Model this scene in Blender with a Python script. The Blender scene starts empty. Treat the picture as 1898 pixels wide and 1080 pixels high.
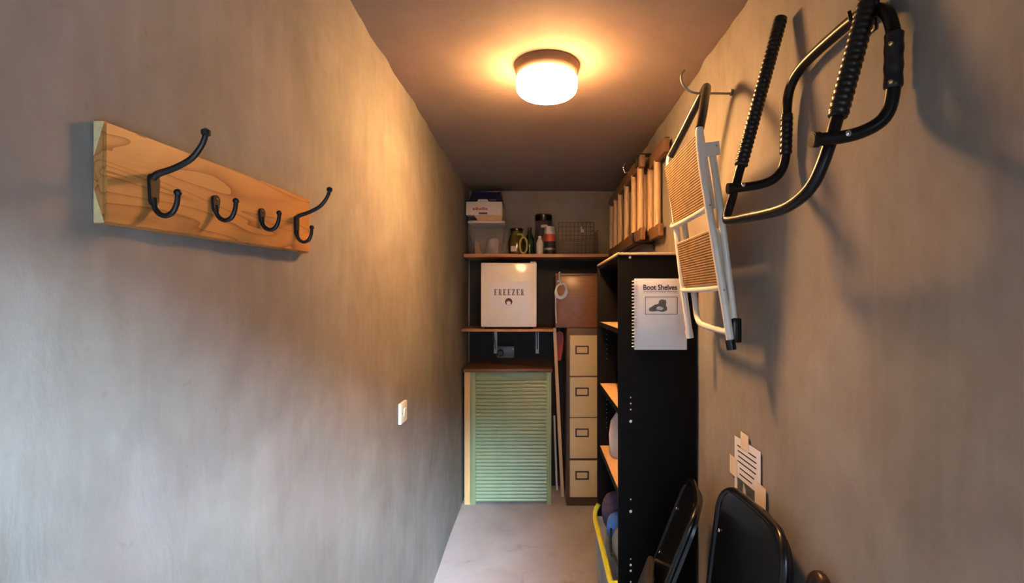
import bpy, bmesh, math, random
from mathutils import Vector, Matrix, noise

random.seed(7)
C = bpy.context.scene.collection
SC = bpy.context.scene
R = math.radians

# ------------------------------------------------------------------ camera
F = 920.0                                   # focal length in pixels of the 1898 px wide frame
EYE = 1.625
cam_d = bpy.data.cameras.new('camera')
cam_d.sensor_width = 36.0
cam_d.lens = F / 1898.0 * 36.0
cam_d.shift_x = (949.0 - 1000.0) / 1898.0
cam_d.shift_y = (556.0 - 540.0) / 1898.0
cam_d.clip_start = 0.02
cam = bpy.data.objects.new('camera', cam_d)
cam.location = (0, 0, EYE)
cam.rotation_euler = (R(90), 0, 0)
C.objects.link(cam)
SC.camera = cam

# ------------------------------------------------------------------ sky, exposure
LAMP_STRENGTH = 150.0
SKY_STRENGTH = 20.0
wd = bpy.data.worlds.new('sky'); SC.world = wd
wd.use_nodes = True
bg = wd.node_tree.nodes['Background']
bg.inputs[0].default_value = (0.60, 0.78, 1.0, 1)
bg.inputs[1].default_value = SKY_STRENGTH
SUN_STRENGTH = 28.5
SUN_AZ, SUN_EL = R(15.5), R(22)               # from behind the camera, towards its right
sun_d = bpy.data.lights.new('sun', 'SUN'); sun_d.energy = SUN_STRENGTH; sun_d.angle = R(16)
sun_d.color = (0.565, 0.765, 1.0)
sun = bpy.data.objects.new('sun', sun_d); C.objects.link(sun)
sun.location = (2, -3, 4)
sun_dir = Vector((-math.sin(SUN_AZ) * math.cos(SUN_EL), math.cos(SUN_AZ) * math.cos(SUN_EL), -math.sin(SUN_EL)))
sun.rotation_euler = sun_dir.to_track_quat('-Z', 'Y').to_euler()
SC.view_settings.view_transform = 'Standard'
SC.view_settings.look = 'None'
SC.view_settings.gamma = 1
SC.view_settings.use_curve_mapping = False
SC.view_settings.exposure = 0.0

# ------------------------------------------------------------------ materials
def new_mat(name):
    m = bpy.data.materials.new(name); m.use_nodes = True
    nt = m.node_tree
    return m, nt, nt.nodes['Principled BSDF']

def ramp(nt, fac, stops):
    n = nt.nodes.new('ShaderNodeValToRGB')
    el = n.color_ramp.elements
    el[0].position, el[0].color = stops[0][0], (*stops[0][1], 1)
    el[1].position, el[1].color = stops[-1][0], (*stops[-1][1], 1)
    for p, c in stops[1:-1]:
        e = el.new(p); e.color = (*c, 1)
    nt.links.new(fac, n.inputs[0])
    return n.outputs[0]

def tex_noise(nt, scale, detail=4, rough=0.55, stretch=(1, 1, 1), dist=0.0, coord='Object'):
    tc = nt.nodes.new('ShaderNodeTexCoord')
    mp = nt.nodes.new('ShaderNodeMapping'); mp.inputs['Scale'].default_value = stretch
    nt.links.new(tc.outputs[coord], mp.inputs[0])
    n = nt.nodes.new('ShaderNodeTexNoise')
    n.inputs['Scale'].default_value = scale; n.inputs['Detail'].default_value = detail
    n.inputs['Roughness'].default_value = rough; n.inputs['Distortion'].default_value = dist
    nt.links.new(mp.outputs[0], n.inputs['Vector'])
    return n.outputs['Fac']

def add_bump(nt, bsdf, fac, strength, dist=0.01):
    b = nt.nodes.new('ShaderNodeBump')
    b.inputs['Strength'].default_value = strength; b.inputs['Distance'].default_value = dist
    nt.links.new(fac, b.inputs['Height'])
    nt.links.new(b.outputs[0], bsdf.inputs['Normal'])
    return b

def plain(name, col, rough=0.5, metal=0.0, spec=0.5, var=0.08, scale=18, coat=0.0, bump=0.0):
    m, nt, b = new_mat(name)
    f = tex_noise(nt, scale)
    lo = tuple(max(0, c * (1 - var)) for c in col); hi = tuple(min(1, c * (1 + var)) for c in col)
    nt.links.new(ramp(nt, f, [(0.3, lo), (0.7, hi)]), b.inputs['Base Color'])
    b.inputs['Roughness'].default_value = rough; b.inputs['Metallic'].default_value = metal
    b.inputs['Specular IOR Level'].default_value = spec
    if coat: b.inputs['Coat Weight'].default_value = coat; b.inputs['Coat Roughness'].default_value = 0.1
    if bump: add_bump(nt, b, tex_noise(nt, scale * 6, 3), bump, 0.004)
    return m

def mix_col(nt, a, b, fac, mode='MIX'):
    n = nt.nodes.new('ShaderNodeMix'); n.data_type = 'RGBA'; n.blend_type = mode
    for s, v in ((n.inputs[6], a), (n.inputs[7], b)):
        if isinstance(v, tuple): s.default_value = (*v, 1)
        else: nt.links.new(v, s)
    if isinstance(fac, float): n.inputs[0].default_value = fac
    else: nt.links.new(fac, n.inputs[0])
    return n.outputs[2]

def plaster(name, dark, light, stretch=(1, 1, 1), patch=2.1, streak=True):
    m, nt, b = new_mat(name)
    big = tex_noise(nt, patch, 5, 0.6, stretch, 0.6)
    col = ramp(nt, big, [(0.30, dark), (0.72, light)])
    mid = tex_noise(nt, 7, 6, 0.62, stretch, 0.4)
    mid_c = ramp(nt, mid, [(0.32, (0.80, 0.80, 0.82)), (0.68, (1.0, 1.0, 1.0))])
    col = mix_col(nt, col, mid_c, 0.55, 'MULTIPLY')
    if streak:
        st = tex_noise(nt, 9, 4, 0.6, (1, 2.2, 0.45), 0.8)
        st_c = ramp(nt, st, [(0.36, (0.88, 0.85, 0.82)), (0.62, (1, 1, 1))])
        col = mix_col(nt, col, st_c, 0.6, 'MULTIPLY')
    hu = tex_noise(nt, 3.1, 3, 0.5, (1, 1, 1), 0.3)
    hu_c = ramp(nt, hu, [(0.36, (1.0, 0.94, 0.93)), (0.64, (0.94, 0.965, 0.92))])
    col = mix_col(nt, col, hu_c, 0.8, 'MULTIPLY')
    sp = tex_noise(nt, 38, 2, 0.5)
    sp_c = ramp(nt, sp, [(0.24, (0.75, 0.72, 0.70)), (0.31, (1, 1, 1))])
    col = mix_col(nt, col, sp_c, 0.4, 'MULTIPLY')
    nt.links.new(col, b.inputs['Base Color'])
    b.inputs['Roughness'].default_value = 0.78
    b.inputs['Specular IOR Level'].default_value = 0.25
    h1 = tex_noise(nt, 5.5, 6, 0.55, (1, 1.4, 0.8), 0.5)
    b1 = add_bump(nt, b, h1, 0.09, 0.03)
    h2 = tex_noise(nt, 70, 3, 0.5)
    b2 = nt.nodes.new('ShaderNodeBump'); b2.inputs['Strength'].default_value = 0.06; b2.inputs['Distance'].default_value = 0.004
    nt.links.new(h2, b2.inputs['Height']); nt.links.new(b1.outputs[0], b2.inputs['Normal'])
    nt.links.new(b2.outputs[0], b.inputs['Normal'])
    return m

def wood(name, base, dark, scale=1.0, axis='Y', rough=0.45, contrast=1.0, ring=14.0, coat=0.0):
    """long grain along one object axis"""
    m, nt, b = new_mat(name)
    st = {'X': (0.12, 1, 1), 'Y': (1, 0.12, 1), 'Z': (1, 1, 0.12)}[axis]
    tc = nt.nodes.new('ShaderNodeTexCoord')
    mp = nt.nodes.new('ShaderNodeMapping'); mp.inputs['Scale'].default_value = tuple(s * scale for s in st)
    nt.links.new(tc.outputs['Object'], mp.inputs[0])
    n = nt.nodes.new('ShaderNodeTexNoise'); n.inputs['Scale'].default_value = 9; n.inputs['Detail'].default_value = 2
    n.inputs['Distortion'].default_value = 0.6
    nt.links.new(mp.outputs[0], n.inputs['Vector'])
    mu = nt.nodes.new('ShaderNodeMath'); mu.operation = 'MULTIPLY'; mu.inputs[1].default_value = ring
    nt.links.new(n.outputs['Fac'], mu.inputs[0])
    fr = nt.nodes.new('ShaderNodeMath'); fr.operation = 'FRACT'; nt.links.new(mu.outputs[0], fr.inputs[0])
    md = tuple(bc * (1 - 0.35 * contrast) + dc * 0.35 * contrast for bc, dc in zip(base, dark))
    col = ramp(nt, fr.outputs[0], [(0.0, base), (0.55, base), (0.86, md), (1.0, dark if contrast > 0.9 else md)])
    fine = tex_noise(nt, 160, 3, 0.6, tuple(s for s in st))
    fc = ramp(nt, fine, [(0.35, (0.86, 0.84, 0.80)), (0.65, (1, 1, 1))])
    col = mix_col(nt, col, fc, 0.5, 'MULTIPLY')
    nt.links.new(col, b.inputs['Base Color'])
    b.inputs['Roughness'].default_value = rough
    if coat: b.inputs['Coat Weight'].default_value = coat; b.inputs['Coat Roughness'].default_value = 0.2
    add_bump(nt, b, fine, 0.06, 0.002)
    return m

M = {}
M['dark_panel'] = plain('near_black_board', (0.016, 0.014, 0.015), 0.6, 0, 0.3, var=0.3, scale=5)
M['wall'] = plaster('grey_plaster', (0.228, 0.210, 0.192), (0.345, 0.325, 0.304))
M['ceil'] = plaster('ceiling_plaster', (0.29, 0.222, 0.186), (0.345, 0.268, 0.224), patch=1.0, streak=False)
M['pine'] = wood('varnished_pine', (0.50, 0.235, 0.07), (0.27, 0.085, 0.018), 1.6, 'Y', 0.38, 1.0, 9, 0.25)
M['pine_end'] = plain('pine_end_grain', (0.72, 0.55, 0.28), 0.6, var=0.15, scale=60)
M['iron'] = plain('black_iron', (0.012, 0.012, 0.013), 0.35, 0.3, var=0.3)
M['black_tube'] = plain('black_gloss_tube', (0.005, 0.005, 0.006), 0.34, 0.0, 0.3, coat=0.05)
M['foam'] = plain('black_rubber_grip', (0.012, 0.012, 0.014), 0.32, 0, 0.5, var=0.3, scale=40)
M['chrome'] = plain('steel', (0.75, 0.74, 0.72), 0.22, 1.0, var=0.05)
M['brass'] = plain('brass_screw', (0.8, 0.6, 0.25), 0.25, 1.0, var=0.05)
M['dull_steel'] = plain('dull_steel', (0.33, 0.32, 0.31), 0.45, 0.8, var=0.15)
M['white_tube'] = plain('white_enamel', (0.78, 0.74, 0.66), 0.3, 0, 0.5, var=0.04, coat=0.3)
M['mat_brown'] = None
M['black_plastic'] = plain('black_plastic', (0.003, 0.003, 0.004), 0.3, 0, 0.35, coat=0.25, var=0.2)
M['grey_seat'] = plain('dark_grey_seat', (0.018, 0.019, 0.02), 0.7, var=0.15, bump=0.2)
M['black_board'] = plain('black_ash_board', (0.003, 0.0026, 0.0025), 0.6, 0, 0.1, var=0.3, scale=30)
M['pale_edge'] = wood('pale_shelf_wood', (0.74, 0.47, 0.26), (0.60, 0.34, 0.16), 1.5, 'Y', 0.5, 0.5)
M['shelf_wood'] = wood('shelf_wood', (0.55, 0.27, 0.12), (0.38, 0.17, 0.07), 1.2, 'X', 0.45, 0.6)
M['brown_wood'] = wood('dark_brown_wood', (0.155, 0.075, 0.033), (0.07, 0.03, 0.012), 1.0, 'X', 0.4, 0.9)
M['glossy_brown'] = wood('brown_veneer', (0.23, 0.095, 0.035), (0.12, 0.045, 0.015), 0.8, 'X', 0.35, 0.7, coat=0.2)
M['ladder_wood'] = wood('ladder_wood', (0.60, 0.42, 0.26), (0.46, 0.29, 0.16), 1.4, 'Z', 0.5, 0.5)
M['stile_wood'] = wood('weathered_stile_wood', (0.17, 0.095, 0.048), (0.09, 0.05, 0.025), 1.4, 'Y', 0.6, 0.7)
M['green'] = plain('sage_green_paint', (0.262, 0.330, 0.168), 0.33, 0, 0.5, var=0.06, scale=9)
M['pale_batten'] = wood('pale_batten', (0.80, 0.50, 0.22), (0.66, 0.36, 0.13), 1.5, 'Z', 0.5, 0.5)
M['cream'] = plain('cream_steel_paint', (0.66, 0.50, 0.265), 0.36, 0, 0.5, var=0.05, scale=6)
M['brown_steel'] = plain('brown_steel_paint', (0.055, 0.028, 0.02), 0.4, var=0.15)
M['fridge_white'] = plain('white_appliance', (0.80, 0.75, 0.70), 0.28, 0, 0.5, var=0.02, coat=0.4)
M['paper'] = plain('white_paper', (0.80, 0.79, 0.82), 0.6, var=0.03, scale=6)
M['sign_paper'] = plain('laminated_paper', (0.80, 0.76, 0.79), 0.22, var=0.02, scale=6)
M['ink'] = plain('black_ink', (0.02, 0.02, 0.024), 0.6, var=0.2)
M['purple_ink'] = plain('dull_violet_ink', (0.16, 0.11, 0.17), 0.6, var=0.15)
M['photo_grey'] = plain('grey_print', (0.085, 0.095, 0.10), 0.6, var=0.5, scale=60)
M['photo_light'] = plain('light_print', (0.50, 0.51, 0.56), 0.6, var=0.2, scale=60)
M['maroon_ink'] = plain('maroon_ink', (0.12, 0.02, 0.025), 0.6, var=0.2)
M['red_ink'] = plain('faded_red_ink', (0.42, 0.13, 0.10), 0.7, var=0.2)
M['tape'] = plain('masking_tape', (0.78, 0.66, 0.50), 0.6, var=0.06)
M['switch'] = plain('ivory_plastic', (0.84, 0.78, 0.66), 0.3, var=0.02)
M['lamp_base'] = plain('lamp_base_shadowed', (0.16, 0.095, 0.065), 0.5, var=0.06)  # dark brown carries the shadow ring around the glass
M['card_white'] = plain('white_cardboard', (0.66, 0.58, 0.54), 0.7, var=0.05)
M['card_tan'] = plain('tan_cardboard', (0.52, 0.36, 0.19), 0.75, var=0.1)
M['navy'] = plain('navy_plastic', (0.006, 0.008, 0.045), 0.3, var=0.2)
M['black_soft'] = plain('black_cloth', (0.01, 0.01, 0.011), 0.85, var=0.3)
M['olive'] = plain('olive_glass', (0.085, 0.07, 0.018), 0.15, var=0.3, coat=0.5)
M['gold'] = plain('yellow_rope', (0.42, 0.30, 0.07), 0.45, var=0.2, scale=60)
M['green_dark'] = plain('dark_green_glass', (0.015, 0.045, 0.015), 0.15, var=0.2, coat=0.5)
M['slate'] = plain('slate_grey_metal', (0.085, 0.075, 0.095), 0.35, 0.3, var=0.1)
M['white_plastic'] = plain('white_plastic', (0.74, 0.68, 0.66), 0.35, var=0.04)
M['red'] = plain('red_print', (0.62, 0.085, 0.03), 0.35, var=0.1)
M['red_plastic'] = plain('red_plastic', (0.62, 0.06, 0.02), 0.45, var=0.1)
M['wire'] = plain('dark_wire', (0.05, 0.035, 0.025), 0.4, 0.6, var=0.2)
M['yellow'] = plain('yellow_plastic', (0.72, 0.66, 0.035), 0.4, var=0.06)
M['purple_cloth'] = plain('dark_violet_cloth', (0.055, 0.045, 0.10), 0.8, var=0.4, scale=30, bump=0.3)
M['blue'] = plain('bright_blue_nylon', (0.05, 0.19, 0.72), 0.5, var=0.15, scale=25, bump=0.2)
M['grey_cloth'] = plain('slate_grey_nylon', (0.18, 0.21, 0.25), 0.55, var=0.25, scale=20, bump=0.3)
M['white_glint'] = plain('white_glint', (0.82, 0.82, 0.86), 0.3, var=0.05)  # daylight reflection put into a plain white
M['brown_stick'] = wood('brown_stick', (0.04, 0.014, 0.009), (0.02, 0.008, 0.005), 3, 'Z', 0.35, 0.6)
M['socket'] = plain('grey_plastic_box', (0.16, 0.165, 0.18), 0.35, var=0.08)
M['blocker_dark'] = plaster('unseen_dark_blocker', (0.022, 0.02, 0.018), (0.034, 0.03, 0.026), patch=0.6, streak=False)
M['bounce_pale'] = plaster('unseen_pale_bounce', (0.62, 0.60, 0.57), (0.72, 0.70, 0.67), patch=0.6, streak=False)
M['bounce_floor'] = plain('unseen_pale_floor', (0.80, 0.82, 0.85), 0.85, var=0.12, scale=4)
M['dark_floor'] = plain('unseen_dark_floor', (0.045, 0.045, 0.046), 0.85, var=0.2, scale=4)
M['blocker_door'] = plain('unseen_dark_leaf', (0.06, 0.055, 0.05), 0.5, var=0.1)

def concrete():
    m, nt, b = new_mat('concrete_floor')
    big = tex_noise(nt, 2.2, 6, 0.6, (1, 1, 1), 0.5)
    col = ramp(nt, big, [(0.3, (0.36, 0.315, 0.295)), (0.7, (0.50, 0.45, 0.43))])
    st = tex_noise(nt, 6, 4, 0.6, (1, 1, 1), 1.0)
    sc = ramp(nt, st, [(0.28, (0.66, 0.62, 0.58)), (0.40, (1, 1, 1))])
    col = mix_col(nt, col, sc, 0.6, 'MULTIPLY')
    sp = tex_noise(nt, 90, 2, 0.5)
    spc = ramp(nt, sp, [(0.26, (0.7, 0.68, 0.66)), (0.33, (1, 1, 1))])
    col = mix_col(nt, col, spc, 0.5, 'MULTIPLY')
    nt.links.new(col, b.inputs['Base Color'])
    b.inputs['Roughness'].default_value = 0.62
    add_bump(nt, b, tex_noise(nt, 40, 5), 0.12, 0.006)
    return m
M['floor'] = concrete()

def tread():
    m, nt, b = new_mat('ribbed_brown_tread')
    tc = nt.nodes.new('ShaderNodeTexCoord')
    w = nt.nodes.new('ShaderNodeTexWave'); w.wave_type = 'BANDS'; w.bands_direction = 'Z'
    w.inputs['Scale'].default_value = 38; w.inputs['Distortion'].default_value = 0.6
    nt.links.new(tc.outputs['Object'], w.inputs[0])
    f = tex_noise(nt, 22, 5)
    c1 = ramp(nt, f, [(0.3, (0.15, 0.085, 0.036)), (0.7, (0.25, 0.15, 0.066))])
    c2 = ramp(nt, w.outputs['Fac'], [(0.2, (0.78, 0.76, 0.72)), (0.7, (1, 1, 1))])
    nt.links.new(mix_col(nt, c1, c2, 0.8, 'MULTIPLY'), b.inputs['Base Color'])
    b.inputs['Roughness'].default_value = 0.7
    add_bump(nt, b, w.outputs['Fac'], 0.5, 0.003)
    return m
M['mat_brown'] = tread()

def clear_plastic(name, col, body=0.35):
    m, nt, b = new_mat(name)
    b.inputs['Base Color'].default_value = (*col, 1); b.inputs['Roughness'].default_value = 0.15
    t = nt.nodes.new('ShaderNodeBsdfTransparent'); t.inputs[0].default_value = (0.95, 0.94, 0.92, 1)
    mx = nt.nodes.new('ShaderNodeMixShader')
    f = tex_noise(nt, 8, 3)
    rr = ramp(nt, f, [(0.3, (body * 0.7,) * 3), (0.7, (body * 1.25,) * 3)])
    nt.links.new(rr, mx.inputs[0])
    nt.links.new(t.outputs[0], mx.inputs[1]); nt.links.new(b.outputs[0], mx.inputs[2])
    nt.links.new(mx.outputs[0], nt.nodes['Material Output'].inputs[0])
    return m
M['clear'] = clear_plastic('clear_plastic', (0.50, 0.45, 0.43), 0.26)
M['clear_crate'] = clear_plastic('milky_plastic', (0.72, 0.68, 0.66), 0.7)

def lamp_glass():
    m, nt, b = new_mat('glowing_opal_glass')
    b.inputs['Base Color'].default_value = (0.9, 0.88, 0.84, 1)
    b.inputs['Roughness'].default_value = 0.2
    b.inputs['Emission Color'].default_value = (1.0, 0.50, 0.175, 1)
    # the bulb lies across the shade: the glass glows most on the two sides it faces and underneath
    tc = nt.nodes.new('ShaderNodeTexCoord')
    dp = nt.nodes.new('ShaderNodeVectorMath'); dp.operation = 'DOT_PRODUCT'; dp.inputs[1].default_value = (-0.87, 0.49, 0.0)
    nt.links.new(tc.outputs['Normal'], dp.inputs[0])
    sq = nt.nodes.new('ShaderNodeMath'); sq.operation = 'POWER'; sq.inputs[1].default_value = 2.0
    ab = nt.nodes.new('ShaderNodeMath'); ab.operation = 'ABSOLUTE'
    nt.links.new(dp.outputs['Value'], ab.inputs[0]); nt.links.new(ab.outputs[0], sq.inputs[0])
    ma = nt.nodes.new('ShaderNodeMath'); ma.operation = 'MULTIPLY_ADD'; ma.inputs[1].default_value = LAMP_STRENGTH * 0.85; ma.inputs[2].default_value = LAMP_STRENGTH * 0.44
    sg_ = nt.nodes.new('ShaderNodeMath'); sg_.operation = 'MULTIPLY_ADD'; sg_.inputs[1].default_value = 0.15; sg_.inputs[2].default_value = 0.76
    nt.links.new(dp.outputs['Value'], sg_.inputs[0])
    ml = nt.nodes.new('ShaderNodeMath'); ml.operation = 'MULTIPLY'; nt.links.new(sq.outputs[0], ml.inputs[0]); nt.links.new(sg_.outputs[0], ml.inputs[1])
    nt.links.new(ml.outputs[0], ma.inputs[0])
    sx = nt.nodes.new('ShaderNodeSeparateXYZ'); nt.links.new(tc.outputs['Normal'], sx.inputs[0])
    dn = nt.nodes.new('ShaderNodeMath'); dn.operation = 'MULTIPLY'; dn.inputs[1].default_value = -LAMP_STRENGTH * 1.25; dn.use_clamp = False
    nt.links.new(sx.outputs[2], dn.inputs[0])
    mx = nt.nodes.new('ShaderNodeMath'); mx.operation = 'MAXIMUM'; mx.inputs[1].default_value = 0.0; nt.links.new(dn.outputs[0], mx.inputs[0])
    sm = nt.nodes.new('ShaderNodeMath'); sm.operation = 'ADD'; nt.links.new(ma.outputs[0], sm.inputs[0]); nt.links.new(mx.outputs[0], sm.inputs[1])
    nt.links.new(sm.outputs[0], b.inputs['Emission Strength'])
    return m
M['lamp_glass'] = lamp_glass()

# ------------------------------------------------------------------ mesh helpers
BASE = {}

class MB:
    def __init__(self): self.bm = bmesh.new()
    def box(self, x0, x1, y0, y1, z0, z1, bev=0.0, seg=2):
        vs = [self.bm.verts.new((x, y, z)) for x in (x0, x1) for y in (y0, y1) for z in (z0, z1)]
        fs = []
        for q in ((0, 1, 3, 2), (4, 6, 7, 5), (0, 4, 5, 1), (2, 3, 7, 6), (0, 2, 6, 4), (1, 5, 7, 3)):
            fs.append(self.bm.faces.new([vs[i] for i in q]))
        if bev > 0:
            es = list({e for f in fs for e in f.edges})
            bmesh.ops.bevel(self.bm, geom=es, offset=bev, segments=seg, profile=0.5, affect='EDGES')
        return self
    def hexa(self, pts):
        """8 points: bottom ring of 4 then top ring of 4"""
        vs = [self.bm.verts.new(p) for p in pts]
        for q in ((3, 2, 1, 0), (4, 5, 6, 7), (0, 1, 5, 4), (1, 2, 6, 5), (2, 3, 7, 6), (3, 0, 4, 7)):
            self.bm.faces.new([vs[i] for i in q])
        return self
    def tube(self, pts, r, seg=10, closed=False, sub=0, caps=True):
        pts = [Vector(p) for p in pts]
        rs = list(r) if isinstance(r, (list, tuple)) else [r] * len(pts)
        if sub: pts, rs = catmull(pts, rs, sub, closed)
        n = len(pts); tang = []
        for i in range(n):
            a = pts[(i - 1) % n] if (closed or i > 0) else pts[0]
            b = pts[(i + 1) % n] if (closed or i < n - 1) else pts[-1]
            tang.append((b - a).normalized())
        u = tang[0].orthogonal().normalized()
        rings = []
        for i in range(n):
            u = (u - tang[i] * u.dot(tang[i])).normalized()
            v = tang[i].cross(u)
            rings.append([self.bm.verts.new(pts[i] + (u * math.cos(2 * math.pi * k / seg) + v * math.sin(2 * math.pi * k / seg)) * rs[i]) for k in range(seg)])
        for i in range(n if closed else n - 1):
            a, b = rings[i], rings[(i + 1) % n]
            for k in range(seg):
                self.bm.faces.new((a[k], a[(k + 1) % seg], b[(k + 1) % seg], b[k]))
        if caps and not closed:
            self.bm.faces.new(list(reversed(rings[0]))); self.bm.faces.new(rings[-1])
        return self
    def lathe(self, prof, cx, cy, seg=28, cap0=True, cap1=True):
        rings = []
        for (r, z) in prof:
            rings.append([self.bm.verts.new((cx + r * math.cos(2 * math.pi * k / seg), cy + r * math.sin(2 * math.pi * k / seg), z)) for k in range(seg)])
        for a, b in zip(rings, rings[1:]):
            for k in range(seg):
                self.bm.faces.new((a[k], a[(k + 1) % seg], b[(k + 1) % seg], b[k]))
        if cap0: self.bm.faces.new(list(reversed(rings[0])))
        if cap1: self.bm.faces.new(rings[-1])
        return self
    def prism(self, poly, origin, u, v, thick):
        """poly of (a, b) in plane origin + a u + b v, extruded along u x v"""
        o, u, v = Vector(origin), Vector(u), Vector(v)
        n = u.cross(v).normalized() * thick
        A = [self.bm.verts.new(o + u * a + v * b) for a, b in poly]
        B = [self.bm.verts.new(o + u * a + v * b + n) for a, b in poly]
        k = len(poly)
        self.bm.faces.new(list(reversed(A))); self.bm.faces.new(B)
        for i in range(k): self.bm.faces.new((A[i], A[(i + 1) % k], B[(i + 1) % k], B[i]))
        return self
    def blob(self, c, rad, sub=3, amp=0.0, freq=8.0, power=2.0, flat=None):
        g = bmesh.ops.create_icosphere(self.bm, subdivisions=sub, radius=1.0)
        for v in g['verts']:
            d = v.co.normalized()
            k = (abs(d.x) ** power + abs(d.y) ** power + abs(d.z) ** power) ** (-1.0 / power)
            q = d * k
            p = Vector((q.x * rad[0], q.y * rad[1], q.z * rad[2]))
            if amp: p += d * noise.noise(Vector((p.x + c[0], p.y + c[1], p.z + c[2])) * freq) * amp
            v.co = Vector(c) + p
            if flat is not None and v.co.z < flat: v.co.z = flat
        return self
    def build(self, name, mat, parent=None, world=True, angle=38):
        bm = self.bm
        bmesh.ops.remove_doubles(bm, verts=bm.verts, dist=1e-6)
        bmesh.ops.recalc_face_normals(bm, faces=bm.faces)
        root = parent
        off = Vector((0, 0, 0))
        if world:
            p = parent
            while p is not None:
                off += p.location; p = p.parent
            if off.length > 0: bmesh.ops.translate(bm, verts=bm.verts, vec=-off)
        me = bpy.data.meshes.new(name)
        bm.to_mesh(me); bm.free()
        me.shade_smooth(); me.set_sharp_from_angle(angle=R(angle))
        o = bpy.data.objects.new(name, me); C.objects.link(o)
        if mat: me.materials.append(M[mat] if isinstance(mat, str) else mat)
        if root is not None: o.parent = root
        return o

def catmull(pts, rs, sub, closed=False):
    n = len(pts); op, orr = [], []
    rng = n if closed else n - 1
    for i in range(rng):
        if closed: a, b, c, d = (i - 1) % n, i, (i + 1) % n, (i + 2) % n
        else: a, b, c, d = max(i - 1, 0), i, i + 1, min(i + 2, n - 1)
        for s in range(sub):
            t = s / sub
            p = 0.5 * ((2 * pts[b]) + (pts[c] - pts[a]) * t + (2 * pts[a] - 5 * pts[b] + 4 * pts[c] - pts[d]) * t * t + (3 * pts[b] - pts[a] - 3 * pts[c] + pts[d]) * t ** 3)
            op.append(p); orr.append(rs[b] * (1 - t) + rs[c] * t)
    if not closed: op.append(pts[-1]); orr.append(rs[-1])
    return op, orr

def tag(o, label, cat, group=None):
    o['label'] = label; o['category'] = cat
    if group: o['group'] = group
    return o
def thing(name, label, cat, loc, group=None):
    o = bpy.data.objects.new(name, None); o.location = loc; o.empty_display_size = 0.05
    C.objects.link(o); tag(o, label, cat, group)
    return o
def struct(name, mb, mat):
    o = mb.build(name, mat); o['kind'] = 'structure'
    return o
def child_copy(src, parent, loc):
    c = src.copy(); C.objects.link(c); c.parent = parent; c.location = loc
    return c
def text_mesh(name, body, size, mat, parent, loc, rot, bold=0.0, depth=0.0003):
    cu = bpy.data.curves.new(name + '_curve', 'FONT')
    cu.body = body; cu.size = size; cu.align_x = 'CENTER'; cu.align_y = 'CENTER'; cu.extrude = depth; cu.offset = bold
    t = bpy.data.objects.new(name + '_tmp', cu); C.objects.link(t)
    bpy.context.view_layer.update()
    me = bpy.data.meshes.new_from_object(t.evaluated_get(bpy.context.evaluated_depsgraph_get()))
    bpy.data.objects.remove(t); bpy.data.curves.remove(cu)
    me.materials.clear(); me.materials.append(M[mat]); me.name = name
    o = bpy.data.objects.new(name, me); C.objects.link(o)
    o.parent = parent
    o.location = Vector(loc) - (parent.location if parent else Vector())
    o.rotation_euler = rot
    return o

# ------------------------------------------------------------------ the room
YB, YF = 4.35, -0.25
def XL(y): return -0.585 - 0.0080 * y
def XR(y): return 0.650 + 0.0035 * y
def ZC(y): return 2.549 + 0.0070 * y

def slab(p, n):
    """p: 4 inner corners, n: outward thickness vector"""
    n = Vector(n); q = [Vector(a) + n for a in p]
    return MB().hexa([*p, *q])

def uneven(p, n, nu, nv, amp=0.005, seed=0.0, lip=0.0):
    """plaster sheet through 4 inner corners (u along p0-p1, v along p0-p3); hollows go into the wall along n"""
    mb = MB(); n = Vector(n); d = n.normalized(); P = [Vector(a) for a in p]
    A, B = [], []
    for j in range(nv + 1):
        ra, rb = [], []
        for i in range(nu + 1):
            u, v = i / nu, j / nv
            q = P[0].lerp(P[1], u).lerp(P[3].lerp(P[2], u), v)
            k = 0.5 + 0.5 * noise.noise(q * 2.3 + Vector((seed, 0, 0))) * 1.5 + 0.22 * noise.noise(q * 7.0 + Vector((seed, 3, 0)))
            e = 0.0
            if lip: e = lip * max(0.0, 1 - (1 - v) * nv / 3.0) * (0.6 + noise.noise(q * 9.0 + Vector((seed, 7, 1))))
            ra.append(mb.bm.verts.new(q + d * (amp * min(1.2, max(0, k)) - e))); rb.append(mb.bm.verts.new(q + n))
        A.append(ra); B.append(rb)
    for j in range(nv):
        for i in range(nu):
            mb.bm.faces.new((A[j][i], A[j][i + 1], A[j + 1][i + 1], A[j + 1][i]))
            mb.bm.faces.new((B[j][i + 1], B[j][i], B[j + 1][i], B[j + 1][i + 1]))
    for j in range(nv):
        mb.bm.faces.new((A[j][0], A[j + 1][0], B[j + 1][0], B[j][0])); mb.bm.faces.new((A[j + 1][nu], A[j][nu], B[j][nu], B[j + 1][nu]))
    for i in range(nu):
        mb.bm.faces.new((A[0][i + 1], A[0][i], B[0][i], B[0][i + 1])); mb.bm.faces.new((A[nv][i], A[nv][i + 1], B[nv][i + 1], B[nv][i]))
    return mb

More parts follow.
